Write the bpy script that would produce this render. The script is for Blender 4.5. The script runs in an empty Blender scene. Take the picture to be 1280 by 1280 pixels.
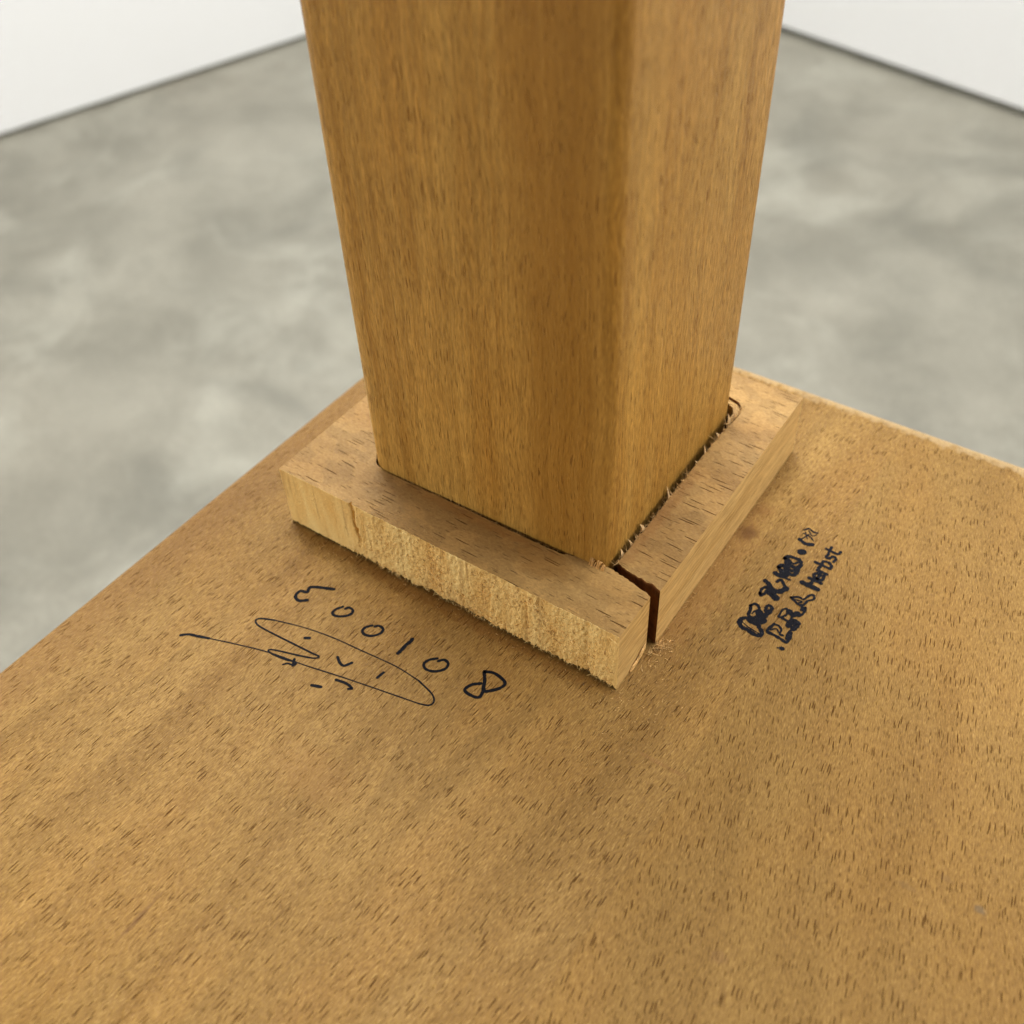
import bpy, bmesh, math, random
import numpy as np
from mathutils import Vector
from mathutils.geometry import delaunay_2d_cdt

scene = bpy.context.scene
COL = scene.collection
R = math.radians
MM = 0.001
ZB = 0.450            # height of the upturned board's face above the floor (m)

# ------------------------------------------------------------------ camera, world, lamps, exposure
cam_d = bpy.data.cameras.new('camera')
cam = bpy.data.objects.new('camera', cam_d)
COL.objects.link(cam)
cam.location = (56.5309*MM, -107.4886*MM, ZB + 171.6073*MM)
cam.rotation_euler = (R(44.83), R(2.13), R(34.46))
cam_d.sensor_width = 36.0
cam_d.lens = 36.0*1308.9/1280.0
cam_d.clip_start = 0.005
cam_d.clip_end = 50.0
cam_d.dof.use_dof = True
cam_d.dof.focus_distance = 0.205
cam_d.dof.aperture_fstop = 17.0
scene.camera = cam

world = bpy.data.worlds.new('World')
scene.world = world
world.use_nodes = True
bg = world.node_tree.nodes['Background']
bg.inputs['Color'].default_value = (1.0, 0.97, 0.92, 1)
bg.inputs['Strength'].default_value = 0.17

def area(name, loc, target, size, power, color):
    d = bpy.data.lights.new(name, 'AREA')
    d.shape = 'RECTANGLE'; d.size = size[0]; d.size_y = size[1]
    d.energy = power; d.color = color
    o = bpy.data.objects.new(name, d); COL.objects.link(o)
    o.location = loc
    o.rotation_euler = (Vector(target) - Vector(loc)).to_track_quat('-Z', 'Y').to_euler()
    return o

area('ceiling_softbox', (-0.45, 0.45, 2.60), (-0.20, 0.15, 0.0), (1.2, 1.2), 11.0, (1.0, 0.95, 0.87))
area('side_softbox', (1.85, 0.25, 0.80), (0.0, 0.0, ZB+0.05), (0.7, 0.5), 16.0, (1.0, 0.94, 0.84))
area('left_softbox', (-0.98, -1.25, 0.76), (0.0, 0.0, ZB+0.02), (0.7, 0.55), 14.5, (1.0, 0.93, 0.82))
# unseen fill lamps added overhead to brighten the walls, one along each
area('wall_fill', (-0.55, 0.45, 2.75), (-1.25, 0.70, 0.25), (0.2, 2.2), 46.0, (0.94, 0.98, 1.0))
area('wall_fill', (-0.05, 0.65, 2.75), (0.10, 1.28, 0.25), (2.2, 0.2), 46.0, (0.94, 0.98, 1.0))

scene.view_settings.view_transform = 'Standard'
scene.view_settings.look = 'None'
scene.view_settings.exposure = 0.0
scene.view_settings.gamma = 1.0
scene.cycles.max_bounces = 6
scene.cycles.diffuse_bounces = 4
scene.cycles.glossy_bounces = 2
scene.cycles.use_denoising = True
scene.cycles.denoiser = 'OPENIMAGEDENOISE'
scene.cycles.denoising_prefilter = 'FAST'
scene.cycles.denoising_input_passes = 'RGB_ALBEDO_NORMAL'
scene.cycles.sample_clamp_indirect = 3.0

# ------------------------------------------------------------------ small helpers
rng = random.Random(7)

def obj(name, verts, faces, mats, parent=None, smooth=False, midx=None, loc=(0, 0, 0)):
    me = bpy.data.meshes.new(name)
    me.from_pydata([tuple(v) for v in verts], [], faces)
    for m in (mats if isinstance(mats, (list, tuple)) else [mats]):
        me.materials.append(m)
    if midx is not None:
        me.polygons.foreach_set('material_index', midx)
    if smooth:
        me.polygons.foreach_set('use_smooth', [True]*len(me.polygons))
    me.update()
    o = bpy.data.objects.new(name, me); COL.objects.link(o)
    o.location = loc
    if parent is not None: o.parent = parent
    return o

def fix_normals(o):
    bm = bmesh.new(); bm.from_mesh(o.data)
    bmesh.ops.recalc_face_normals(bm, faces=bm.faces)
    bm.to_mesh(o.data); bm.free(); o.data.update()

def vnoise(u, v, seed=0):
    """smooth 2-D value noise on numpy arrays, range 0..1"""
    u = np.asarray(u, float); v = np.asarray(v, float)
    iu = np.floor(u).astype(np.int64); iv = np.floor(v).astype(np.int64)
    fu = u-iu; fv = v-iv
    fu = fu*fu*(3-2*fu); fv = fv*fv*(3-2*fv)
    def h(a, b):
        n = (a*374761393 + b*668265263 + seed*974711) & 0x7fffffff
        n = ((n ^ (n >> 13))*1274126177) & 0x7fffffff
        return ((n ^ (n >> 16)) & 0xffff)/65535.0
    return (h(iu, iv)*(1-fu)+h(iu+1, iv)*fu)*(1-fv) + (h(iu, iv+1)*(1-fu)+h(iu+1, iv+1)*fu)*fv

# ------------------------------------------------------------------ node shorthand
class NT:
    def __init__(s, name):
        s.m = bpy.data.materials.new(name); s.m.use_nodes = True
        s.t = s.m.node_tree; s.t.nodes.clear()
        s.out = s.t.nodes.new('ShaderNodeOutputMaterial')
    def put(s, node, key, val):
        if val is None: return
        sock = node.inputs[key]
        if hasattr(val, 'is_linked') or hasattr(val, 'links'):
            s.t.links.new(val, sock)
        else:
            sock.default_value = val
    def math(s, op, a, b=None, c=None, clamp=False):
        n = s.t.nodes.new('ShaderNodeMath'); n.operation = op; n.use_clamp = clamp
        s.put(n, 0, a); s.put(n, 1, b); s.put(n, 2, c); return n.outputs[0]
    def vmath(s, op, a, b=None):
        n = s.t.nodes.new('ShaderNodeVectorMath'); n.operation = op
        s.put(n, 0, a); s.put(n, 1, b); return n.outputs[0]
    def mapping(s, v, loc=(0, 0, 0), rot=(0, 0, 0), scale=(1, 1, 1)):
        n = s.t.nodes.new('ShaderNodeMapping'); s.put(n, 'Vector', v)
        n.inputs['Location'].default_value = loc; n.inputs['Rotation'].default_value = rot
        n.inputs['Scale'].default_value = scale; return n.outputs[0]
    def noise(s, v, scale=1.0, detail=2.0, rough=0.5, dist=0.0, color=False):
        n = s.t.nodes.new('ShaderNodeTexNoise'); s.put(n, 'Vector', v)
        n.inputs['Scale'].default_value = scale; n.inputs['Detail'].default_value = detail
        n.inputs['Roughness'].default_value = rough; n.inputs['Distortion'].default_value = dist
        return n.outputs['Color' if color else 'Fac']
    def voro(s, v, feature='F1', rand=1.0, dims='3D'):
        n = s.t.nodes.new('ShaderNodeTexVoronoi'); n.voronoi_dimensions = dims; s.put(n, 'Vector', v); n.feature = feature
        n.inputs['Scale'].default_value = 1.0; n.inputs['Randomness'].default_value = rand
        return n.outputs['Distance'], n.outputs['Color']
    def ramp(s, v, a, b, lo=0.0, hi=1.0, smooth=True):
        n = s.t.nodes.new('ShaderNodeMapRange'); n.clamp = True
        n.interpolation_type = 'SMOOTHSTEP' if smooth else 'LINEAR'
        s.put(n, 'Value', v); n.inputs['From Min'].default_value = a; n.inputs['From Max'].default_value = b
        n.inputs['To Min'].default_value = lo; n.inputs['To Max'].default_value = hi; return n.outputs[0]
    def mix(s, f, a, b, mode='MIX'):
        n = s.t.nodes.new('ShaderNodeMix'); n.data_type = 'RGBA'; n.blend_type = mode
        s.put(n, 0, f); s.put(n, 6, a); s.put(n, 7, b); return n.outputs[2]
    def sep(s, v):
        n = s.t.nodes.new('ShaderNodeSeparateXYZ'); s.put(n, 0, v); return n.outputs
    def objco(s):
        return s.t.nodes.new('ShaderNodeTexCoord').outputs['Object']
    def bump(s, h, dist, strength=1.0, normal=None):
        n = s.t.nodes.new('ShaderNodeBump'); s.put(n, 'Height', h)
        n.inputs['Distance'].default_value = dist; n.inputs['Strength'].default_value = strength
        s.put(n, 'Normal', normal); return n.outputs[0]
    def principled(s, col, rough=0.5, spec=0.5, normal=None, **kw):
        n = s.t.nodes.new('ShaderNodeBsdfPrincipled'); s.put(n, 'Base Color', col)
        s.put(n, 'Roughness', rough); s.put(n, 'Specular IOR Level', spec); s.put(n, 'Normal', normal)
        for k, v in kw.items(): s.put(n, k, v)
        s.t.links.new(n.outputs[0], s.out.inputs['Surface']); return n

def c4(c): return (c[0], c[1], c[2], 1.0)

def beech(name, rot, light, dark, fleck=(0.16, 0.075, 0.022), fl=(6.7, 0.75, 0.75), thr=0.21, famt=0.85,
          fl2=None, thr2=0.2, famt2=0.6, streak=(60, 7, 7), samt=1.0, fibre=(0.85, 4.6, 4.6), fibamt=0.22,
          rough=0.45, spec=0.4, bump=0.05, offset=(0, 0, 0), stains_shade=(), bands=None, blotch=0.5, lines=0.0,
          wander=1.0, bevel=0.0, glint=0.0, rings=None, figure_shade=None, dims='3D', glint_threads=None):
    """beech with the grain along local X after `rot`; lengths in millimetres"""
    g = NT(name)
    mm = g.vmath('MULTIPLY', g.objco(), (1000, 1000, 1000))
    P = g.mapping(mm, loc=offset, rot=rot)
    warp = g.noise(g.mapping(P, scale=(1/28, 1/16, 1/16)), 1.0, 2.0, color=True)
    warp = g.vmath('MULTIPLY', g.vmath('SUBTRACT', warp, (0.5, 0.5, 0.5)), (0.0, 3.2*wander, 3.2*wander))
    P = g.vmath('ADD', P, warp)
    inv = lambda t: (1/t[0], 1/t[1], 1/t[2])
    st = g.noise(g.mapping(P, scale=inv(streak)), 1.0, 4.0, 0.55, 0.6)
    bl = g.noise(g.mapping(P, loc=(3, 9, 2), scale=(1/55, 1/12, 1/12)), 1.0, 3.0, 0.5, 0.5)
    tone = g.math('ADD', g.math('MULTIPLY', g.ramp(st, 0.30, 0.68), 0.62*samt), g.math('MULTIPLY', g.ramp(bl, 0.28, 0.72), blotch))
    tone = g.math('MULTIPLY', tone, 1/(0.62*samt+blotch))
    col = g.mix(tone, c4(dark), c4(light))
    hue = g.noise(g.mapping(P, loc=(7, 1, 5), scale=(1/40, 1/18, 1/18)), 1.0, 2.0)
    col = g.mix(g.ramp(hue, 0.42, 0.7, 0, 0.35), col, c4((light[0]*0.98, light[1]*0.86, light[2]*0.68)))
    # fine fibre: short bright and dark ticks along the grain
    fb = g.noise(g.mapping(P, scale=fibre), 1.0, 3.0, 0.62)
    a_ = fibamt
    fbn = g.mix(g.ramp(fb, 0.34, 0.66, smooth=False), c4((1-a_, 1-1.22*a_, 1-1.45*a_)), c4((1+0.85*a_, 1+0.85*a_, 1+0.75*a_)))
    col = g.mix(1.0, col, fbn, 'MULTIPLY')
    if lines:
        ln = g.noise(g.mapping(P, scale=(1/45, 1.5, 1.5)), 1.0, 2.0, 0.6)
        col = g.mix(1.0, col, g.ramp(ln, 0.3, 0.7, 1-lines, 1+lines*0.6, smooth=False), 'MULTIPLY')
    if rings:      # growth-ring figure: long arched bands
        per, amt = rings
        rw = g.noise(g.mapping(P, loc=(2, 6, 1), scale=(1/110, 1/26, 1/26)), 1.0, 2.0, 0.5)
        ry = g.math('ADD', g.sep(P)[1], g.math('MULTIPLY', rw, 30.0))
        s_ = g.math('FRACT', g.math('DIVIDE', ry, per))
        s_ = g.math('MULTIPLY', g.ramp(s_, 0.25, 0.93, 0.0, 1.0), g.ramp(s_, 0.95, 1.0, 1.0, 0.0))
        am = g.ramp(g.noise(g.mapping(P, loc=(8, 8, 2), scale=(1/50, 1/18, 1/18)), 1.0, 2.0), 0.35, 0.65, 0.15, 1.0)
        col = g.mix(g.math('MULTIPLY', g.math('MULTIPLY', s_, am), amt), col, c4((dark[0]*0.70, dark[1]*0.66, dark[2]*0.55)))
    if figure_shade:      # wood figure and painted shade, a darker band along the piece: (centre across x, half width, amount, near y)
        hx, hw, amt, hy = figure_shade
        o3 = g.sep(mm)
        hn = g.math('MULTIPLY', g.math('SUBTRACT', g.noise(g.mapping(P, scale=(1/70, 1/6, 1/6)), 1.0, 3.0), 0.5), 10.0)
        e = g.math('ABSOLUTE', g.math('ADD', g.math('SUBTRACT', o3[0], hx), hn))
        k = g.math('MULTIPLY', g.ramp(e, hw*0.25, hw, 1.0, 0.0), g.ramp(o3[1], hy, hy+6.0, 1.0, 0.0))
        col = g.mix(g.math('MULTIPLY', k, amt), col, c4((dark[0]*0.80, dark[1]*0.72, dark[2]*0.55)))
    if bands:      # saw / planer chatter: curved bands across the grain
        bx = g.noise(g.mapping(P, loc=(1, 2, 0), scale=(1/bands, 1/4.5, 1/9)), 1.0, 1.0, 0.4, 0.3)
        col = g.mix(1.0, col, g.ramp(bx, 0.475, 0.525, 0.92, 1.06), 'MULTIPLY')
    # rays / pores: dark spindles lying along the grain
    d1, c1 = g.voro(g.mapping(P, scale=inv(fl)), dims=dims)
    rnd = g.sep(c1)[0]
    m1 = g.math('SUBTRACT', 1.0, g.ramp(g.math('DIVIDE', d1, g.ramp(rnd, 0, 1, 0.55, 1.25, False)), thr*0.70, thr))
    mask = g.math('MULTIPLY', m1, g.ramp(rnd, 0.22, 0.6, 0.0, 1.0, False))
    dm = g.ramp(g.noise(g.mapping(P, loc=(11, 3, 8), scale=(1/22, 1/9, 1/9)), 1.0, 2.0), 0.30, 0.55, 0.65, 1.0)
    mask = g.math('MULTIPLY', mask, dm)
    pores = mask
    colm = g.math('MULTIPLY', mask, famt)
    if fl2:
        d2, c2 = g.voro(g.mapping(P, loc=(17, 5, 3), scale=inv(fl2)), dims=dims)
        r2 = g.sep(c2)[1]
        m2 = g.math('SUBTRACT', 1.0, g.ramp(g.math('DIVIDE', d2, g.ramp(r2, 0, 1, 0.5, 1.2, False)), thr2*0.4, thr2))
        colm = g.math('MAXIMUM', colm, g.math('MULTIPLY', m2, famt2))
        pores = g.math('MAXIMUM', pores, g.math('MULTIPLY', m2, 0.7))
    if glint_threads:   # specular hairlines of the fibres, painted as pale ticks along the grain
        d3, c3 = g.voro(g.mapping(P, loc=(29, 13, 7), scale=inv(glint_threads[:3])), dims=dims)
        r3 = g.sep(c3)[2]
        m3 = g.math('SUBTRACT', 1.0, g.ramp(g.math('DIVIDE', d3, g.ramp(r3, 0, 1, 0.4, 1.25, False)), 0.08, 0.15))
        col = g.mix(g.math('MULTIPLY', m3, glint_threads[3]), col, c4((min(1, light[0]*1.55), min(1, light[1]*1.6), min(1, light[2]*1.75))))
    col = g.mix(colm, col, c4(fleck))
    # stained spots and a painted contact shadow, at given places of the piece
    if stains_shade:
        ox, oy, oz = g.sep(mm)
        wob = g.noise(mm, 0.45, 3.0, 0.6)
        for (sx, sy, rx, ry, sc, amt) in stains_shade:
            dx = g.math('DIVIDE', g.math('SUBTRACT', ox, sx), rx)
            dy = g.math('DIVIDE', g.math('SUBTRACT', oy, sy), ry)
            r2_ = g.math('ADD', g.math('MULTIPLY', dx, dx), g.math('MULTIPLY', dy, dy))
            e = g.math('ADD', g.math('SQRT', r2_), g.math('MULTIPLY', g.math('SUBTRACT', wob, 0.5), 1.5))
            k = g.math('MULTIPLY', g.ramp(e, 0.35, 1.1, 1.0, 0.0), amt)
            col = g.mix(k, col, g.mix(0.8, col, c4(sc)))
    h = g.math('SUBTRACT', g.math('MULTIPLY', fb, 0.9), g.math('MULTIPLY', pores, 0.8))
    nb = None
    if bevel:
        b = g.t.nodes.new('ShaderNodeBevel'); b.samples = 4; b.inputs['Radius'].default_value = bevel*MM
        nb = b.outputs[0]
    nrm = g.bump(h, bump*MM*4, 1.0, nb)
    ro = g.ramp(fb, 0.3, 0.7, rough+0.08, rough-0.08, False)
    sp = g.math('MULTIPLY', g.math('SUBTRACT', 1.0, g.math('MULTIPLY', pores, 0.9)), spec)
    if glint:
        gl = g.noise(g.mapping(P, loc=(31, 7, 3), scale=(1.1, 4.0, 4.0)), 1.0, 1.0)
        ro = g.math('SUBTRACT', ro, g.ramp(gl, 0.62, 0.74, 0.0, glint))
    g.principled(col, ro, sp, nrm)
    return g.m

# ------------------------------------------------------------------ the place: concrete floor and two white walls
def concrete():
    g = NT('concrete')
    P = g.objco()
    a = g.noise(P, 4.6, 5.0, 0.55, 0.5)
    b = g.noise(g.mapping(P, loc=(4, 2, 0)), 12.5, 4.0, 0.6, 0.4)
    c = g.noise(g.mapping(P, loc=(9, 5, 0)), 1.4, 3.0, 0.5)
    t = g.math('ADD', g.math('MULTIPLY', g.ramp(a, 0.25, 0.75), 0.7), g.math('MULTIPLY', g.ramp(b, 0.3, 0.7), 0.3))
    col = g.mix(t, c4((0.146, 0.135, 0.104)), c4((0.265, 0.245, 0.194)))
    col = g.mix(g.ramp(c, 0.45, 0.70, 0, 0.35), col, c4((0.235, 0.205, 0.155)))
    d = g.noise(g.mapping(P, loc=(2.3, 7.1, 0)), 6.5, 4.0, 0.6, 1.0)
    col = g.mix(g.ramp(d, 0.44, 0.80, 0, 0.6), col, c4((0.355, 0.338, 0.275)))
    e = g.noise(g.mapping(P, loc=(5.3, 1.7, 0)), 5.0, 4.0, 0.6, 1.2)
    col = g.mix(g.ramp(e, 0.46, 0.80, 0, 0.6), col, c4((0.120, 0.114, 0.090)))
    f = g.noise(P, 180, 3.0, 0.6)
    col = g.mix(1.0, col, g.ramp(f, 0.3, 0.7, 0.94, 1.06), 'MULTIPLY')
    g.principled(col, 0.55, 0.35, g.bump(f, 0.0006, 0.4))
    return g.m
def plaster():
    g = NT('white_plaster')
    P = g.objco()
    n = g.noise(P, 1.5, 2.0)
    f = g.noise(P, 240, 2.0)
    g.principled(g.mix(n, c4((0.82, 0.82, 0.82)), c4((0.85, 0.85, 0.848))), 0.75, 0.2, g.bump(f, 0.0004, 0.3))
    return g.m
def flat(name, col, rough=0.6, spec=0.3, nscale=40, amt=0.15, **kw):
    g = NT(name)
    n = g.noise(g.objco(), nscale, 3.0, 0.6)
    g.principled(g.mix(1.0, c4(col), g.ramp(n, 0.3, 0.7, 1-amt, 1+amt), 'MULTIPLY'), rough, spec, **kw)
    return g.m

M_con = concrete(); M_pl = plaster()
M_gap = flat('shadow_gap_dark', (0.10, 0.10, 0.085)); M_al = flat('aluminium', (0.40, 0.40, 0.36), 0.4, 0.5)

fl = obj('floor', [(-6, -6, 0), (6, -6, 0), (6, 6, 0), (-6, 6, 0)], [(0, 1, 2, 3)], M_con)
fl['kind'] = 'structure'

ang = R(74.1)
dL = Vector((math.cos(ang), math.sin(ang), 0)); dR = Vector((math.sin(ang), -math.cos(ang), 0))
# the room corner stands behind the leg
pL = Vector((-1.299, 0.604, 0)); pR = Vector((-0.160, 1.330, 0))
den = dL.x*dR.y - dL.y*dR.x
tt = ((pR.x-pL.x)*dR.y - (pR.y-pL.y)*dR.x)/den
corner = pL + dL*tt

def box_verts(o, u, v, u0, u1, v0, v1, z0, z1):
    V = [o+u*a+v*b+Vector((0, 0, z)) for z in (z0, z1) for (a, b) in ((u0, v0), (u1, v0), (u1, v1), (u0, v1))]
    F = [(0, 1, 2, 3), (4, 5, 6, 7), (0, 1, 5, 4), (1, 2, 6, 5), (2, 3, 7, 6), (3, 0, 4, 7)]
    return V, F
for k, (along, out_) in enumerate(((-dL, -dR), (dR, dL))):
    # wall slab: face on the plane through the corner, body outwards; its foot stops short of the floor
    GAP = (0.007, 0.011)[k]
    V, F = box_verts(corner, along, out_, 0.0, 4.2, 0.0, 0.12, GAP, 3.0)
    w = obj('wall', V, F, M_pl); fix_normals(w)
    w['kind'] = 'structure'
    w['label'] = ['white plaster wall meeting the concrete floor left of the leg', 'white plaster wall meeting the concrete floor right of the leg'][k]
    V, F = box_verts(corner, along, out_, 0.0, 4.2, 0.018, 0.10, 0.0, GAP-0.0005)
    s = obj('shadow_gap', V, F, M_gap, w); fix_normals(s)
    V, F = box_verts(corner, along, out_, 0.0, 4.2, 0.004, 0.0175, 0.0030, 0.0050)
    s = obj('metal_trim', V, F, M_al, w); fix_normals(s)

# ------------------------------------------------------------------ the upturned piece of furniture
root = bpy.data.objects.new('wooden_stool', None); COL.objects.link(root)
T_B = 22.0
root.location = (0, 0, ZB - T_B*MM)
root['label'] = 'upturned beech stool with its square leg standing in a cracked collar, numbered and signed'
root['category'] = 'stool'
def L(x, y, z): return (x*MM, y*MM, (z+T_B)*MM)      # mm on the board's face -> metres in the stool's frame

stain_r = (0.20, 0.085, 0.02)
B_light, B_dark = (0.310, 0.180, 0.051), (0.215, 0.114, 0.026)
board_stains_shade = [(3.2, 52.6, 2.6, 3.0, (0.055, 0.016, 0.003), 1.0), (2.8, 60.5, 2.2, 3.0, stain_r, 0.5),
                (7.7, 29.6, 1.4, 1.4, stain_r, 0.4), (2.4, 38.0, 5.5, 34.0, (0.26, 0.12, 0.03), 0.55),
                (72.4, -5.4, 1.3, 1.0, (0.12, 0.09, 0.06), 0.7), (61.0, -8.0, 1.8, .8, (0.15, 0.08, 0.03), .45),
                (66.0, -3.0, 1.6, .8, (0.15, 0.08, 0.03), .4), (40.0, -36.0, 2.0, 1.5, (0.2, 0.10, 0.04), .4),
                (15.0, -9.9, 6.5, 0.45, (0.22, 0.10, 0.03), 0.55), (-107.5, -20.0, 13.0, 300.0, (0.20, 0.09, 0.022), 0.45), (-44, -84.0, 0.6, 5.5, (0.12, 0.05, 0.015), .7),
                (-42, -1.4, 46.0, 2.4, (0.20, 0.085, 0.018), 0.6), (180.0, 106.3, 400.0, 3.4, (0.55, 0.40, 0.22), 0.55), (-38.0, -47.0, 13.0, 6.0, (0.30, 0.15, 0.04), .4)]  # the entry along the collar's front foot is its contact shadow, painted in
M_left = beech('beech_board_left', (0, 0, R(-87)), B_light, B_dark, fl=(8.2, 0.68, 1), thr=0.135, famt=0.92,
               fl2=(5.6, 0.75, 1), thr2=0.13, famt2=0.62, dims='2D', fleck=(0.085, 0.034, 0.007), streak=(70, 8, 8), fibamt=0.30, bump=0.06,
               rough=0.45, spec=0.17, stains_shade=board_stains_shade, offset=(3, 1, 0), glint=0.16, glint_threads=(4.2, 0.52, 1, 0.55), rings=(10.5, 0.34))
M_right = beech('beech_board_right', (0, 0, R(-103)), (0.275, 0.157, 0.043), (0.208, 0.113, 0.028), fl=(7.4, 0.68, 1), thr=0.135, famt=0.92,
                fl2=(5.0, 0.75, 1), thr2=0.13, famt2=0.62, dims='2D', fleck=(0.085, 0.034, 0.007), streak=(60, 5, 5), samt=0.5, blotch=0.35, fibamt=0.27, bump=0.058,
                rough=0.47, spec=0.14, stains_shade=board_stains_shade, offset=(40, 17, 4), glint=0.14, glint_threads=(3.8, 0.52, 1, 0.5), rings=(14.0, 0.05))
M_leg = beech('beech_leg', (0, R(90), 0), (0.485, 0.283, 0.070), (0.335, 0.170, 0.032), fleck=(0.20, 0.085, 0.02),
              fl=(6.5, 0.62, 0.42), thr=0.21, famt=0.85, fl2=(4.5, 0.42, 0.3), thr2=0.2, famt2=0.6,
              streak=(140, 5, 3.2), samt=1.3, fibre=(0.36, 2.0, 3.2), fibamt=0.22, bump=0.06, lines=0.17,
              rough=0.42, spec=0.17, offset=(0, 2, 0), glint=0.10, glint_threads=(5.0, 0.5, 0.4, 0.35), figure_shade=(-21.0, 13.0, 0.62, 14.0))
M_ctop = beech('beech_collar_face', (0, 0, R(2)), (0.405, 0.243, 0.085), (0.275, 0.150, 0.045), fleck=(0.05, 0.020, 0.005),
               fl=(18.0, 1.05, 1), thr=0.115, famt=0.8, fl2=(10.0, 0.9, 1), thr2=0.11, famt2=0.6, dims='2D', streak=(40, 9, 9),
               fibre=(1.4, 2.6, 2.6), fibamt=0.16, bump=0.04, rough=0.5, spec=0.2, bands=6.0, wander=0.6,
               stains_shade=[(-40, 11.0, 20, 2.2, (0.28, 0.12, 0.025), .6), (-22, 8.0, 9, 4.5, (0.30, 0.14, 0.03), .45),
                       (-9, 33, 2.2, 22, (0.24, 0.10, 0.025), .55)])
M_side = beech('beech_collar_side', (0, 0, R(-90)), (0.64, 0.43, 0.175), (0.47, 0.285, 0.092), fleck=(0.30, 0.15, 0.04),
               fl=(16, 0.8, 0.8), thr=0.22, famt=0.4, streak=(60, 2.2, 2.2), samt=1.4, fibre=(0.22, 2.2, 2.2), fibamt=0.2,
               bump=0.05, lines=0.16, rough=0.55, spec=0.3, wander=0.4)

def raw_sawn():
    g = NT('raw_sawn_beech')
    mm = g.vmath('MULTIPLY', g.objco(), (1000, 1000, 1000))
    a = g.noise(g.mapping(mm, scale=(1/7, 1/7, 1/30)), 1.0, 3.0, 0.55, 0.4)
    v = g.noise(g.mapping(mm, loc=(5, 0, 0), scale=(1/1.7, 1/1.7, 1/22)), 1.0, 2.0, 0.6, 0.2)
    f = g.noise(g.mapping(mm, scale=(4.2, 4.2, 2.2)), 1.0, 3.0, 0.6)
    col = g.mix(g.ramp(a, 0.3, 0.7), c4((0.80, 0.500, 0.160)), c4((0.96, 0.715, 0.300)))
    col = g.mix(g.ramp(v, 0.58, 0.72, 0, 0.5), col, c4((0.42, 0.22, 0.065)))
    col = g.mix(1.0, col, g.ramp(f, 0.3, 0.7, 0.88, 1.10, False), 'MULTIPLY')
    g.principled(col, 0.7, 0.2, g.bump(f, 0.00035, 1.0))
    return g.m
M_raw = raw_sawn()
M_fib = flat('pale_wood_fibre', (0.92, 0.68, 0.30), 0.6, 0.25, 900, 0.25)
M_fib2 = flat('tan_wood_fibre', (0.46, 0.27, 0.10), 0.6, 0.25, 900, 0.3)
M_spl = flat('splinter_wood', (0.50, 0.32, 0.15), 0.55, 0.3, 900, 0.2)

# -- two glued staves of the board; rounded arris along the outer edges
def stave(x0, x1, y0, y1, mat, round_left):
    r = 2.2; n = 5
    prof = [(y1-r+r*math.sin(t), -r+r*math.cos(t)) for t in [math.pi/2*i/n for i in range(n+1)]]   # back arris, y/z
    xs = []
    if round_left:
        xs = [(x0+r-r*math.sin(t), -r+r*math.cos(t)) for t in [math.pi/2*i/n for i in range(n, -1, -1)]]
    else:
        xs = [(x0, 0.0)]
    xs.append((x1, 0.0))
    ys = [(y0, 0.0)] + prof
    V = []; F = []
    nx, ny = len(xs), len(ys)
    for (x, zx) in xs:
        for (y, zy) in ys:
            V.append(L(x, y, min(zx, zy)))
    for i in range(nx-1):
        for j in range(ny-1):
            F.append((i*ny+j, (i+1)*ny+j, (i+1)*ny+j+1, i*ny+j+1))
    # skirts down to the underside
    ring = [i*ny for i in range(nx)] + [(nx-1)*ny+j for j in range(1, ny)] + [i*ny+ny-1 for i in range(nx-2, -1, -1)] + [j for j in range(ny-2, 0, -1)]
    base = len(V)
    for k in ring:
        V.append((V[k][0], V[k][1], 0.0))
    m = len(ring)
    for k in range(m):
        F.append((ring[k], base+k, base+(k+1) % m, ring[(k+1) % m]))
    F.append(tuple(base+k for k in range(m-1, -1, -1)))
    o = obj('board_stave', V, F, mat, root)
    fix_normals(o)
    return o
JX = 20.5
stave(-109.0, JX, -330.0, 107.4, M_left, True)
stave(JX, 330.0, -330.0, 107.4, M_right, False)

# -- the leg: rounded square post
def leg():
    a, b, yaw = 30.0, 29.68, 0.0153
    c, s = math.cos(yaw), math.sin(yaw)
    H = 430.0
    zs = [0.02, 16.0, 17.5] + [20+10*k for k in range(42)]
    V = []; n = 0
    for z in zs:
        ring = []
        for sx, sy, a0, rr in ((1, 1, 0, 5.0), (-1, 1, 90, 5.0), (-1, -1, 180, 5.0), (1, -1, 270, 2.8)):
            for k in range(9):
                t = R(a0+90*k/8)
                ring.append((sx*(a-rr)+rr*math.cos(t), sy*(b-rr)+rr*math.sin(t)))
        n = len(ring)
        for (x, y) in ring:
            V.append((( -41.47+c*x-s*y)*MM, (42.31+s*x+c*y+0.0033*(z-16.5))*MM, (z+T_B)*MM))
    F = []
    for i in range(len(zs)-1):
        for k in range(n):
            F.append((i*n+k, i*n+(k+1) % n, (i+1)*n+(k+1) % n, (i+1)*n+k))
    F.append(tuple(range(n-1, -1, -1))); F.append(tuple((len(zs)-1)*n+k for k in range(n)))
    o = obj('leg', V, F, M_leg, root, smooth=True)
    return o
leg()

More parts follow.
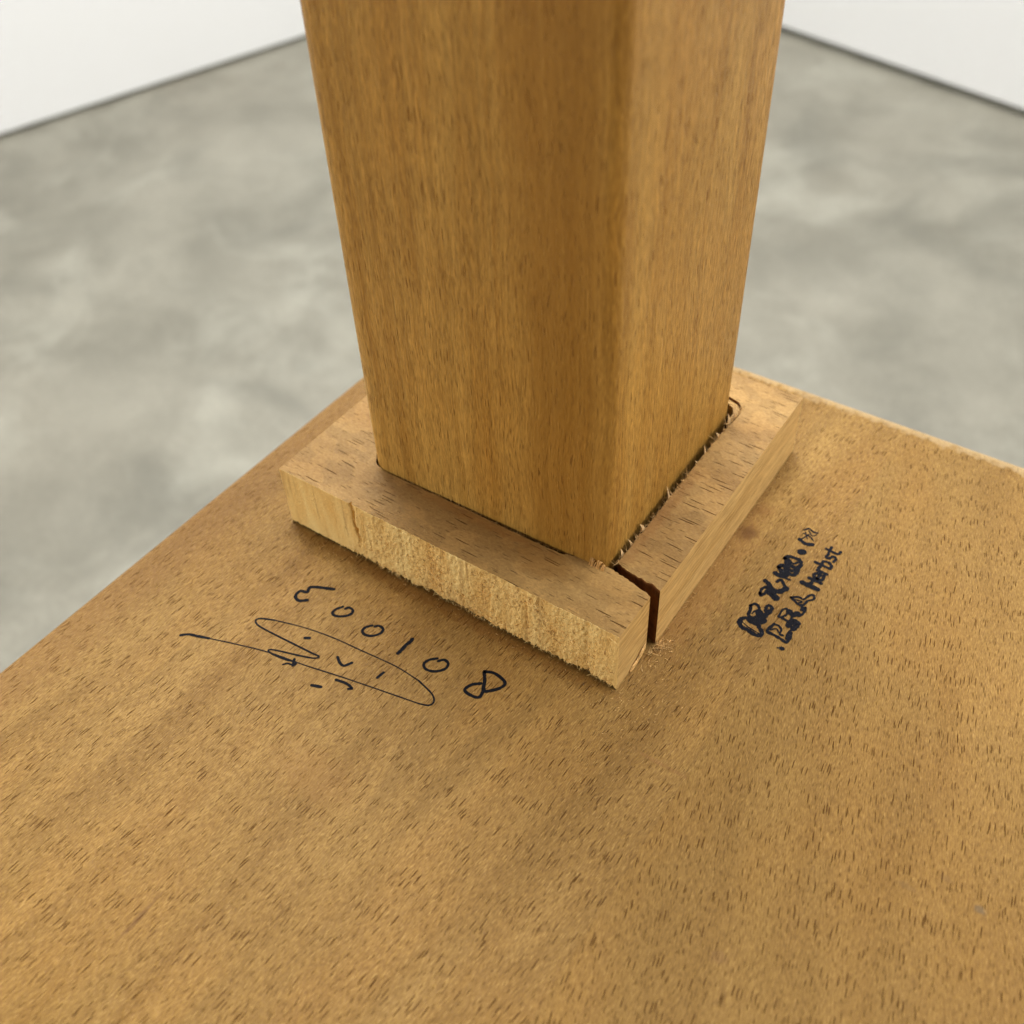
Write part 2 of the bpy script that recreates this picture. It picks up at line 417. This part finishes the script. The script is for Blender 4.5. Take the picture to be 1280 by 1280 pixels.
# -- the collar: one square plate with a hole for the leg, cracked open at the near corner
H = 16.56
def jag(p, q, n, amp, seed):
    """points between p and q (excluded) with a small sideways wobble"""
    r_ = random.Random(seed); out_ = []
    dx, dy = q[0]-p[0], q[1]-p[1]; l = math.hypot(dx, dy)
    for i in range(1, n):
        t = i/n; w = r_.uniform(-amp, amp)
        out_.append((p[0]+dx*t-dy/l*w, p[1]+dy*t+dx/l*w))
    return out_
def path(pts, step, amp, seed):
    out_ = []
    for i in range(len(pts)-1):
        p, q = pts[i], pts[i+1]
        n = max(1, int(math.hypot(q[0]-p[0], q[1]-p[1])/step))
        out_.append(p); out_ += jag(p, q, n, amp, seed+i)
    return out_
W, D = 86.6, 83.0
NX, NZ = 360, 70
gx = np.linspace(-W, 0, NX+1); gz = np.linspace(1, 0, NZ+1)      # top row first
X2, Z2 = np.meshgrid(gx, gz)                                     # [NZ+1, NX+1]
roughen = np.clip((X2+72)/14, 0.22, 1.0)*np.clip((4-X2)/8, 0.35, 1)
zmm = Z2*H
dep = (vnoise(X2*1.6, zmm*1.1, 1)-0.5)*0.28 + (vnoise(X2*3.8, zmm*2.0, 2)-0.5)*0.40 + (vnoise(X2*0.35, zmm*0.12, 3)-0.5)*0.7
dep += (vnoise(X2*2.2, zmm*0.25, 4)-0.5)*0.22 + (vnoise(X2*5+zmm*1.5, zmm*2.6, 6)-0.5)*0.45 + (vnoise(X2*2.6-zmm*0.8, zmm*0.9, 8)-0.5)*0.35
dep *= roughen*0.8
# the crack near the left end, and a saw ridge near the right one
cr = np.exp(-((X2+66.2-0.25*(H-zmm)*0.35+0.6*(vnoise(zmm*0.8, zmm*0, 9)-0.5))/0.26)**2)*np.clip((zmm-3.5)/4, 0, 1)
dep -= 2.0*cr
dep -= 0.35*np.exp(-((X2+6.8+0.4*(vnoise(zmm*0.4, zmm*0, 12)-0.5))/0.7)**2)
dep -= 0.20*np.exp(-((X2+21.0)/0.5)**2)
fade = np.clip((1-Z2)*H/0.7, 0, 1)                               # quiet at the top arris
edge = np.clip(-X2/0.6, 0, 1)*np.clip((X2+W)/0.6, 0, 1)
dep *= (0.35+0.65*fade)*edge
top_y = -dep[0]
bot = 0.25+0.9*vnoise(gx*1.7, gx*0, 21)*np.clip((gx+76)/18, 0.1, 1)+0.5*vnoise(gx*4.1, gx*0, 22)
bot *= np.clip(-gx/1.0, 0.1, 1)
zmm = bot[None, :]+(H-bot[None, :])*Z2

front_top = [(gx[i], top_y[i]) for i in range(NX+1)]             # left -> right along the front arris
end_a = (0.0, 11.7)
lip_lo = path([end_a, (-1.2, 12.3), (-3.4, 12.6), (-6.6, 13.3), (-10.2, 13.9)], 0.6, 0.16, 5)
hole = path([(-10.2, 13.9), (-14.6, 13.6), (-20.9, 11.9), (-31.8, 11.8), (-43.7, 12.0), (-62.0, 11.9), (-66.5, 12.0),
             (-69.6, 13.0), (-71.4, 15.4), (-71.9, 18.0), (-73.6, 69.0), (-72.4, 72.6), (-69.5, 73.9), (-16.5, 74.6), (-14.0, 74.5), (-11.4, 73.8), (-9.9, 72.2),
             (-9.3, 69.5), (-9.5, 66.5), (-9.9, 62.6), (-10.0, 53.6), (-9.9, 38.4), (-9.7, 24.3), (-9.7, 15.8)], 0.7, 0.10, 30)
lip_hi = path([(-9.6, 15.8), (-6.5, 15.1), (-3.0, 14.7), (-0.6, 14.6), (0.9, 14.0)], 0.6, 0.18, 70)
outer = [(0.9, 14.0), (0.75, 30.0), (0.6, 55.0), (0.3, D), (-W, D)]
loop = front_top + [end_a]+lip_lo[1:] + hole + lip_hi + outer    # closes from (-W, D) to (-W, 0)
nl = len(loop)
V = [L(x, y, H) for (x, y) in loop]
bm = bmesh.new()
bv = [bm.verts.new(v) for v in V]
def inside(x, y):
    c = False; k = nl-1
    for i in range(nl):
        (xi, yi), (xk, yk) = loop[i], loop[k]
        if (yi > y) != (yk > y) and x < (xk-xi)*(y-yi)/(yk-yi)+xi: c = not c
        k = i
    return c
cdt = delaunay_2d_cdt([Vector(p) for p in loop], [(i, (i+1) % nl) for i in range(nl)], [], 0, 1e-6)
idx = {}
for new, olds in enumerate(cdt[3]):
    if olds: idx[new] = olds[0]
for tri in cdt[2]:
    cx = sum(cdt[0][i][0] for i in tri)/3; cy = sum(cdt[0][i][1] for i in tri)/3
    if inside(cx, cy) and all(i in idx for i in tri):
        f = bm.faces.new([bv[idx[i]] for i in tri]); f.material_index = 0
# plain sides (all but the front)
lowv = {}
i_a = NX                                    # F is loop[NX]
for k in range(NX, nl):
    lowv[k] = bm.verts.new(L(loop[k][0], loop[k][1], 0.02))
lowv[0] = bm.verts.new(L(-W, 0, 0.02))
for k in range(NX, nl):
    q = (k+1) % nl
    f = bm.faces.new((bv[k], lowv[k], lowv[q], bv[q])); f.material_index = 3 if NX+1 <= k < nl-5 else 1
# the sawn front as a fine grid
grid = [bv[:NX+1]]
for j in range(1, NZ+1):
    row = [bm.verts.new(L(gx[i], -dep[j, i], zmm[j, i])) for i in range(NX+1)]
    grid.append(row)
for j in range(NZ):
    for i in range(NX):
        f = bm.faces.new((grid[j][i], grid[j+1][i], grid[j+1][i+1], grid[j][i+1])); f.material_index = 2; f.smooth = True
bmesh.ops.recalc_face_normals(bm, faces=bm.faces)
me = bpy.data.meshes.new('collar'); bm.to_mesh(me); bm.free()
M_kerf = flat('brown_kerf_wall', (0.20, 0.075, 0.018), 0.6, 0.3, 500, 0.3)
for m in (M_ctop, M_side, M_raw, M_kerf): me.materials.append(m)
collar = bpy.data.objects.new('collar', me); COL.objects.link(collar); collar.parent = root

# -- loose fibres: small bent three-sided threads
def threads(name, specs, mat, parent):
    """specs: list of (root, direction, length, radius, bend vector) in mm"""
    V = []; F = []
    for (p, d, l, r, bend) in specs:
        p = Vector(p); d = Vector(d).normalized(); bd = Vector(bend)
        u = d.orthogonal().normalized(); w = d.cross(u)
        nseg = 4; b0 = len(V)
        for s_ in range(nseg+1):
            t = s_/nseg
            c = p+d*(l*t)+bd*(l*t*t)
            if c.z < 0.06: c.z = 0.06
            rr = r*(1-0.75*t)
            for k in range(3):
                a_ = 2.094*k
                q = c+u*(rr*math.cos(a_))+w*(rr*math.sin(a_))
                V.append(L(q.x, q.y, q.z))
        for s_ in range(nseg):
            for k in range(3):
                F.append((b0+s_*3+k, b0+s_*3+(k+1) % 3, b0+(s_+1)*3+(k+1) % 3, b0+(s_+1)*3+k))
    o = obj(name, V, F, mat, parent)
    o['kind'] = 'stuff'
    return o
sp = []; sp2 = []
def gauss(s): return rng.gauss(0, s)
for k in range(4600):                                   # nap over the sawn front
    x = rng.uniform(-70, -1); z = rng.uniform(0.4, H-0.3)
    dens = min(1, max(0.05, (x+72)/16))*(0.45+0.55*(1-z/H))*(0.45+0.55*min(1, -x/12))
    dens *= 0.25+1.3*max(0.0, float(vnoise(x*0.16, z*0.22, 77))-0.22)
    if rng.random() > dens: continue
    i = int((x+W)/W*NX); j = int((1-z/H)*NZ)
    y = -dep[min(NZ, max(0, j)), min(NX, max(0, i))]
    (sp if rng.random() < 0.75 else sp2).append(((x, y+0.05, z), (gauss(0.5), -0.55, gauss(0.8)-0.15), rng.uniform(0.4, 1.4), rng.uniform(0.05, 0.10), (gauss(0.5), 0.35, -0.2+gauss(0.5))))
for k in range(420):                                    # ragged lower edge
    x = -W+14+rng.random()**0.9*(W-15)
    i = int((x+W)/W*NX)
    sp.append(((x, 0.05-dep[NZ, i], bot[i]+rng.uniform(0, 0.8)), (gauss(0.6), -0.7, gauss(0.4)-0.25), rng.uniform(0.2, 0.8), rng.uniform(0.03, 0.07), (gauss(0.35), gauss(0.25), gauss(0.3))))
threads('wood_fibres', sp, M_fib, collar)
threads('wood_fibres', sp2, M_fib2, collar)

sp = []
for k in range(650):                                    # fuzz along the hole beside the leg
    y = rng.uniform(15.5, 73); x = -9.9+gauss(0.15)
    n_ = 0.5+0.9*vnoise(y*0.35, 0.0, 44)
    sp.append(((x+0.15, y, H+rng.uniform(-0.9, 0.1)), (-0.30+gauss(0.4), gauss(0.7), 0.75), (0.25+rng.expovariate(2.2))*float(n_), rng.uniform(0.05, 0.10), (gauss(0.3), gauss(0.3), gauss(0.2))))
for k in range(150):                                    # fuzz on the near lip of the hole
    x = rng.uniform(-62, -12); y = float(np.interp(x, [-62, -43.7, -31.8, -20.9, -14.6, -10.2], [11.9, 12.0, 11.8, 11.9, 13.6, 13.9]))
    sp.append(((x, y, H-0.15), (gauss(0.6), 0.7, 0.3+gauss(0.3)), rng.uniform(0.2, 0.6), rng.uniform(0.04, 0.08), (gauss(0.3), gauss(0.3), 0.2)))
threads('wood_fibres', sp, M_fib2, collar)

# curled tuft of torn fibre at the hole's near corner
V = []; F = []
for k in range(16):
    x0 = -14.2+0.2*k+gauss(0.08); r_ = 0.12+0.06*rng.random()
    b0 = len(V); n = 8
    hgt = rng.uniform(1.3, 2.2); ln = rng.uniform(1.5, 2.2)
    for s_ in range(n+1):
        t = s_/n
        c = (x0+0.25*math.sin(t*2+k), 13.0-0.7+ln*t*0.9, H-0.15+hgt*math.sin(math.pi*t)-0.9*t*t)
        for q in range(4):
            a_ = math.pi/2*q
            V.append(L(c[0]+r_*math.cos(a_), c[1], c[2]+r_*math.sin(a_)))
    for s_ in range(n):
        for q in range(4):
            F.append((b0+s_*4+q, b0+s_*4+(q+1) % 4, b0+(s_+1)*4+(q+1) % 4, b0+(s_+1)*4+q))
o = obj('fibre_tuft', V, F, flat('orange_fibre', (0.56, 0.30, 0.09), 0.5, 0.4, 900, 0.2), collar, smooth=True)
o['kind'] = 'stuff'

# single splinters standing along the hole's edge
def splinter(x, y, l, w, lean, side, z=H-0.4):
    V = []; F = []
    n = 4
    for s_ in range(n+1):
        t = s_/n
        cx = x+lean*t*l; cz = z+l*t*(1-0.15*t); cy = y+side*l*t+0.12*math.sin(3*t)
        hw = w*0.5*(1-t)**0.8+0.02; th = 0.07*(1-t*0.6)
        for (a_, b_) in ((-hw, -th), (hw, -th), (hw, th), (-hw, th)):
            V.append(L(cx+b_, cy+a_, cz))
    for s_ in range(n):
        for q in range(4):
            F.append((s_*4+q, s_*4+(q+1) % 4, (s_+1)*4+(q+1) % 4, (s_+1)*4+q))
    F.append((3, 2, 1, 0)); F.append(tuple(n*4+q for q in range(4)))
    o = obj('splinter', V, F, M_spl, collar); fix_normals(o); return o
for (y, l, w, lean, side) in ((18.2, 1.5, 1.0, -.5, .35), (22.0, 2.3, .6, -.30, -.35), (23.1, 1.3, .5, .1, .5), (26.8, 2.0, 1.2, -.45, -.2),
                              (37.5, 3.0, .7, -.40, .25), (38.9, 1.4, .5, -.1, -.5), (50.4, 1.2, .6, -.5, -.3), (54.0, 2.1, .7, -.35, .3),
                              (60.8, 1.7, 1.3, -.45, -.3), (66.0, 2.4, 1.0, -.5, .4), (68.4, 3.2, .9, -.20, .35)):
    splinter(-9.85+rng.uniform(-.15, .15), y, l, w, lean, side)

# a chip of the plate still standing in the hole's far corner
cp = [(-10.3, 66.4), (-9.72, 69.5), (-10.2, 71.9), (-11.6, 73.4), (-14.0, 74.1), (-14.0, 72.9), (-12.0, 71.9), (-11.0, 70.2), (-10.95, 67.0)]
n = len(cp)
V = [L(x, y, z) for z in (H-0.5, H-5.0) for (x, y) in cp]
F = [tuple(range(n)), tuple(range(2*n-1, n-1, -1))]+[(k, n+k, n+(k+1) % n, (k+1) % n) for k in range(n)]
fix_normals(obj('corner_chip', V, F, M_ctop, collar))

# torn flap on the end of the near strip, down by the board
V = []; F = []
for s_ in range(7):
    t = s_/6
    y = 5.0+6.2*t; z = 0.35+2.6*t**1.3; hw = 0.25+0.45*math.sin(math.pi*min(1, t*1.1))+0.22*math.sin(11*t)
    x = 0.06+0.22*math.sin(math.pi*t)
    for (dx, dz) in ((0, -hw), (0.22, -hw), (0.22, hw), (0, hw)):
        V.append(L(x+dx, y, max(0.08, z+dz)))
for s_ in range(6):
    for q in range(4):
        F.append((s_*4+q, s_*4+(q+1) % 4, (s_+1)*4+(q+1) % 4, (s_+1)*4+q))
F.append((3, 2, 1, 0)); F.append((24, 25, 26, 27))
fix_normals(obj('torn_flap', V, F, flat('torn_wood', (0.68, 0.42, 0.16), 0.6, 0.25, 600, 0.3), collar))

# -- sawdust lying on the board round the collar
sp = []
for k in range(110):                                    # shaggy heap at the mouth of the crack
    a_ = rng.uniform(0, 6.28); rr = abs(gauss(1.7))
    sp.append(((2.0+rr*math.cos(a_), 13.2+1.4*rr*math.sin(a_), 0.1+max(0, 0.9-0.4*rr)*rng.random()), (gauss(1), gauss(1), 0.5+abs(gauss(0.5))), rng.uniform(0.5, 1.5), rng.uniform(0.05, 0.11), (gauss(.3), gauss(.3), -0.3)))
for k in range(90):
    y = rng.uniform(16, 82); 
    sp.append(((0.9+abs(gauss(0.6)), y, 0.06), (gauss(1), gauss(1), 0.25), rng.uniform(0.2, 0.7), rng.uniform(0.04, 0.08), (gauss(.3), gauss(.3), 0)))
for k in range(90):
    x = rng.uniform(-80, 3)
    sp.append(((x, -abs(gauss(2.2))-0.4, 0.06), (gauss(1), gauss(1), 0.25), rng.uniform(0.2, 0.7), rng.uniform(0.04, 0.08), (gauss(.3), gauss(.3), 0)))
for k in range(60):
    sp.append(((2+gauss(5), 2+gauss(5), 0.06), (gauss(1), gauss(1), 0.25), rng.uniform(0.2, 0.6), rng.uniform(0.04, 0.09), (0, 0, 0)))
sp = [s for s in sp if not (s[0][0] < 0.6 and -0.2 < s[0][1] < 83)]
M_dust = flat('sawdust_tan', (0.58, 0.36, 0.14), 0.7, 0.2, 900, 0.35)
sd = threads('sawdust', sp, M_dust, None)
sd.location = root.location
sd['label'] = 'pale sawdust and crumbs lying on the board around the collar'
sd['category'] = 'sawdust'

# ------------------------------------------------------------------ writing: pen and rubber stamp, flat ink on the board
def ink_mat(name, col, lo, hi, sc):
    g = NT(name)
    mm = g.vmath('MULTIPLY', g.objco(), (1000, 1000, 1000))
    n = g.noise(mm, sc, 3.0, 0.65)
    p = g.t.nodes.new('ShaderNodeBsdfPrincipled'); p.inputs['Base Color'].default_value = c4(col)
    p.inputs['Roughness'].default_value = 0.7; p.inputs['Specular IOR Level'].default_value = 0.12
    tr = g.t.nodes.new('ShaderNodeBsdfTransparent')
    mx = g.t.nodes.new('ShaderNodeMixShader')
    g.put(mx, 0, g.ramp(n, lo, hi)); g.t.links.new(tr.outputs[0], mx.inputs[1]); g.t.links.new(p.outputs[0], mx.inputs[2])
    g.t.links.new(mx.outputs[0], g.out.inputs['Surface'])
    return g.m
M_pen = ink_mat('pen_ink', (0.003, 0.003, 0.005), 0.20, 0.34, 5.0)
M_stamp = ink_mat('stamp_ink', (0.003, 0.003, 0.006), 0.27, 0.40, 4.4)

def smooth_line(pts, sub=5):
    if len(pts) < 3: 
        return [(pts[0][0]+(pts[1][0]-pts[0][0])*i/6, pts[0][1]+(pts[1][1]-pts[0][1])*i/6) for i in range(7)]
    P = [np.array(p) for p in pts]
    P = [2*P[0]-P[1]]+P+[2*P[-1]-P[-2]]
    out_ = []
    for i in range(1, len(P)-2):
        for k in range(sub):
            t = k/sub
            a, b, c, d = P[i-1], P[i], P[i+1], P[i+2]
            out_.append(tuple(0.5*((2*b)+(c-a)*t+(2*a-5*b+4*c-d)*t*t+(3*b-a-3*c+d)*t**3)))
    out_.append(tuple(P[-2]))
    return out_
def strokes(name, lines, mat, parent, px, z0, wob=0.12):
    V = []; F = []
    for q, (w, pts) in enumerate(lines):
        pl = smooth_line(pts); n = len(pl); hw0 = w*px*0.5
        b0 = len(V); z = z0+0.0015*q
        for i, p in enumerate(pl):
            a = pl[max(0, i-1)]; b = pl[min(n-1, i+1)]
            dx, dy = b[0]-a[0], b[1]-a[1]; l = math.hypot(dx, dy) or 1
            hw = hw0*(1+rng.uniform(-wob, wob))
            V.append(L(p[0]-dy/l*hw, p[1]+dx/l*hw, z)); V.append(L(p[0]+dy/l*hw, p[1]-dx/l*hw, z))
        for i in range(n-1):
            F.append((b0+2*i, b0+2*i+1, b0+2*i+3, b0+2*i+2))
        for (i, j) in ((0, 1), (n-1, n-2)):              # round ends
            p = pl[i]; o_ = pl[j]; a0 = math.atan2(p[1]-o_[1], p[0]-o_[0])
            c0 = len(V); V.append(L(p[0], p[1], z))
            for k in range(7):
                a_ = a0-math.pi/2+math.pi*k/6
                V.append(L(p[0]+hw0*math.cos(a_), p[1]+hw0*math.sin(a_), z))
            for k in range(6): F.append((c0, c0+1+k, c0+2+k))
    return obj(name, V, F, mat, parent)
INK = {"dig":[["3",[[4,[[-64.67,-10.6],[-66.16,-11.26],[-68.09,-12.11],[-69.42,-13.06],[-69.05,-14.38],[-70.45,-14.88],[-70.63,-15.97],[-70.11,-16.89],[-68.81,-17.12],[-67.5,-16.08]]]]],["0",[[3.2,[[-59.76,-13.3],[-60.54,-14.65],[-60.48,-15.83],[-59.33,-16.03],[-57.83,-15.15],[-56.95,-13.84],[-57.31,-12.86],[-58.45,-12.75],[-58.92,-13.42]]]]],["0",[[3.2,[[-51.16,-13.82],[-51.99,-14.99],[-51.91,-16.11],[-50.71,-16.51],[-49.29,-15.87],[-48.31,-14.43],[-48.63,-13.28],[-49.89,-13.09],[-50.45,-13.72]]]]],["1",[[4.2,[[-41.75,-12.08],[-41.68,-12.75],[-41.92,-14.06],[-41.88,-15.35],[-41.98,-16.55]]]]],["0",[[3.2,[[-34.37,-13.2],[-35.58,-14.41],[-35.85,-15.78],[-34.71,-16.58],[-32.89,-16.09],[-31.53,-14.52],[-31.67,-13.08],[-32.92,-12.69],[-33.82,-13.62]]]]],["8",[[3.6,[[-24.46,-10.63],[-22.38,-9.87],[-19.48,-10.5],[-19.36,-11.98],[-20.69,-13.75],[-21.89,-14.52],[-23.06,-12.4],[-24.38,-10.74]]],[3.6,[[-21.95,-14.15],[-21.69,-16.26],[-23.44,-16.75],[-25.12,-16.38],[-24.66,-14.59],[-23.33,-13.4]]]]]],"sig":[[3.4,[[-83.56,-37.77],[-82.29,-36.68],[-80.4,-36.01],[-77.9,-35.11]]],[1.5,[[-77.9,-35.11],[-72.86,-33.39],[-64.57,-30.87],[-56.38,-29.32],[-47.31,-27.27],[-37.07,-25.18],[-30.79,-23.94]]],[2,[[-30.79,-23.94],[-28.88,-23.18],[-28.56,-21.93],[-30.1,-20.67],[-34.19,-19.61]]],[1.4,[[-34.19,-19.61],[-40.31,-19.36],[-48.84,-20.11],[-56.1,-20.8],[-63.01,-22.08],[-69.52,-23.97]]],[2.2,[[-69.52,-23.97],[-72.44,-25.29],[-72.88,-26.32],[-71.27,-26.94],[-66.82,-26.8],[-61.42,-26.46],[-56.87,-26.17],[-55.17,-26.03],[-55.77,-26.94],[-59.03,-28.17],[-62.76,-29.35],[-64.84,-30.17],[-64.88,-30.72],[-63.04,-30.76],[-60.22,-30.33],[-58.27,-29.68],[-57.97,-30.52],[-59.37,-30.82],[-60.01,-31.58]]],[3,[[-58.97,-29.27],[-58.12,-30.7]]],[4,[[-60.83,-24.02],[-60.06,-23.53]]],[3.2,[[-51.83,-24.04],[-50.46,-24.89],[-49.29,-24.99],[-48.38,-23.54]]],[3.2,[[-41.64,-23.6],[-41.38,-21.91]]],[3.6,[[-51.57,-32.2],[-49.72,-31.5]]],[3.2,[[-48.36,-28.53],[-46.0,-28.09],[-44.25,-28.36],[-44.74,-28.84]]]],"st":[[5.5,[[12.71,29.37],[12.85,28.22],[13.78,27.41],[14.91,27.44],[16.31,27.12],[17.4,27.2],[17.91,27.98],[17.46,28.73],[16.68,29.28]]],[4.5,[[12.71,29.37],[13.58,30.21],[15.3,29.8],[16.61,29.69]]],[9,[[14.23,30.17],[15.69,30.05],[16.69,31.4]]],[1.5,[[13.29,28.68],[15.1,28.09],[17.25,27.79]]],[4,[[12.72,33.62],[13.33,34.52],[14.25,34.31],[15.05,33.02],[15.02,31.57],[14.39,30.91],[13.46,31.1],[13.22,32.57],[12.8,33.56]]],[2,[[13.98,31.79],[14.14,32.8],[14.79,32.49]]],[9,[[14.95,32.96],[15.73,32.38],[15.85,31.04]]],[7,[[16.21,31.62],[16.45,33.02],[16.75,34.29]]],[4.5,[[16.0,33.99],[15.68,35.23],[16.27,35.79],[16.86,35.26],[16.81,34.15]]],[4,[[12.95,37.81],[12.81,39.21],[13.62,40.25],[13.85,38.64],[13.41,37.36],[12.95,37.81]]],[6,[[12.41,41.59],[13.39,41.16],[14.41,39.94],[14.58,38.74]]],[7,[[14.15,40.52],[15.14,40.03],[16.24,40.44],[17.1,41.96]]],[5,[[15.01,38.64],[16.36,37.93],[16.63,38.58],[15.44,39.11]]],[7,[[13.32,44.72],[14.65,44.54],[15.5,45.54]]],[4,[[14.61,42.62],[15.05,43.66],[16.18,42.75],[16.95,42.01]]],[3,[[15.16,44.56],[16.7,44.6]]],[5,[[13.17,46.67],[13.64,47.83],[14.56,47.06],[15.44,46.27],[14.79,45.4],[13.25,46.61]]],[6,[[14.05,46.16],[15.17,46.29]]],[5,[[13.2,49.82],[13.74,50.79],[14.95,51.02],[16.19,50.94],[16.94,49.94],[16.69,48.73],[15.65,48.42],[14.16,49.14],[13.2,49.82]]],[6,[[15.5,46.12],[16.74,46.26],[17.03,47.48],[16.72,48.94]]],[5,[[13.85,48.94],[15.0,47.54],[16.05,47.24],[16.59,47.77]]],[3,[[14.02,50.03],[15.38,49.33],[16.06,50.16]]],[9.5,[[15.4,53.4],[15.77,53.64]]],[5.5,[[13.64,56.79],[15.26,56.24],[16.65,56.8]]],[1.6,[[14.03,57.24],[14.73,59.32]]],[2.4,[[13.32,59.99],[14.07,60.97],[15.29,60.5],[16.26,60.7]]],[1.6,[[13.54,58.98],[15.24,58.74],[16.38,57.92]]],[1.6,[[13.82,59.56],[14.97,57.83]]],[1.5,[[14.31,60.29],[15.56,59.23],[16.26,60.09]]],[5,[[22.8,26.68],[23.05,26.78]]],[1.5,[[22.03,26.43],[22.8,26.68]]],[4,[[18.95,31.69],[18.54,29.32],[20.14,29.07],[21.71,28.88],[22.98,28.67],[23.12,30.13],[22.85,31.4]]],[2.5,[[18.97,31.63],[19.9,31.8],[20.84,31.08],[20.98,29.96],[21.73,29.92]]],[2,[[19.01,29.91],[19.85,30.8],[20.6,30.23]]],[7,[[21.54,32.86],[21.68,34.5],[22.97,34.27],[22.74,32.65]]],[3,[[22.74,32.65],[22.36,31.02],[22.67,29.49]]],[2.6,[[18.88,34.05],[18.88,36.27],[19.73,36.75],[20.05,35.34],[19.52,34.29]]],[3.2,[[18.88,34.05],[20.42,33.97],[21.57,33.72],[22.45,33.87]]],[7,[[20.11,36.45],[21.22,36.09],[21.88,36.87]]],[3,[[21.21,35.55],[21.47,33.94]]],[3,[[22.02,38.15],[22.61,39.32],[22.83,37.66],[22.35,36.35],[21.56,37.02]]],[3,[[18.92,40.16],[20.25,41.16],[21.33,41.12],[22.03,42.89],[22.78,43.19],[23.09,42.17],[22.25,41.2],[21.94,39.61],[21.1,39.22],[19.87,39.74],[18.92,40.16]]],[2,[[19.94,40.15],[21.37,40.34],[20.9,39.67]]],[4,[[21.64,39.42],[22.39,38.27]]],[6.8999999999999995,[[22.67,45.23],[19.22,45.35]]],[4.6,[[20.95,45.29],[20.88,46.34],[20.95,47.28]]],[4.6,[[22.68,47.22],[19.9,47.32]]],[4.369999999999999,[[21.46,48.0],[21.46,49.49],[20.59,49.26],[20.52,48.36],[21.46,47.9],[22.5,48.28],[22.33,49.56]]],[4.14,[[22.68,50.24],[20.51,50.33]]],[4.14,[[21.11,50.31],[20.51,50.87],[20.65,51.56]]],[3.7949999999999995,[[19.16,52.28],[22.68,52.11]]],[3.7949999999999995,[[20.75,52.21],[20.57,53.3],[21.63,53.68],[22.68,52.92],[22.5,52.12]]],[3.4499999999999997,[[20.73,56.03],[20.56,54.94],[21.27,54.79],[21.8,55.86],[22.61,55.49],[22.5,54.4]]],[3.4499999999999997,[[19.66,57.2],[22.33,57.04],[22.68,58.02]]],[3.4499999999999997,[[20.56,56.32],[20.47,58.26]]]]}
num = bpy.data.objects.new('handwritten_number', None); COL.objects.link(num); num.parent = root
num['label'] = 'handwritten number 300108 in black pen'
for (ch, lines) in INK['dig']:
    strokes('digit', lines, M_pen, num, 0.19, 0.05)
o = strokes('signature', INK['sig'], M_pen, root, 0.18, 0.055)
o['label'] = 'black pen signature with a long loop'
o = strokes('rubber_stamp', INK['st'], M_stamp, root, 0.180, 0.05, 0.22)
o['label'] = 'smudged two-line black rubber stamp'
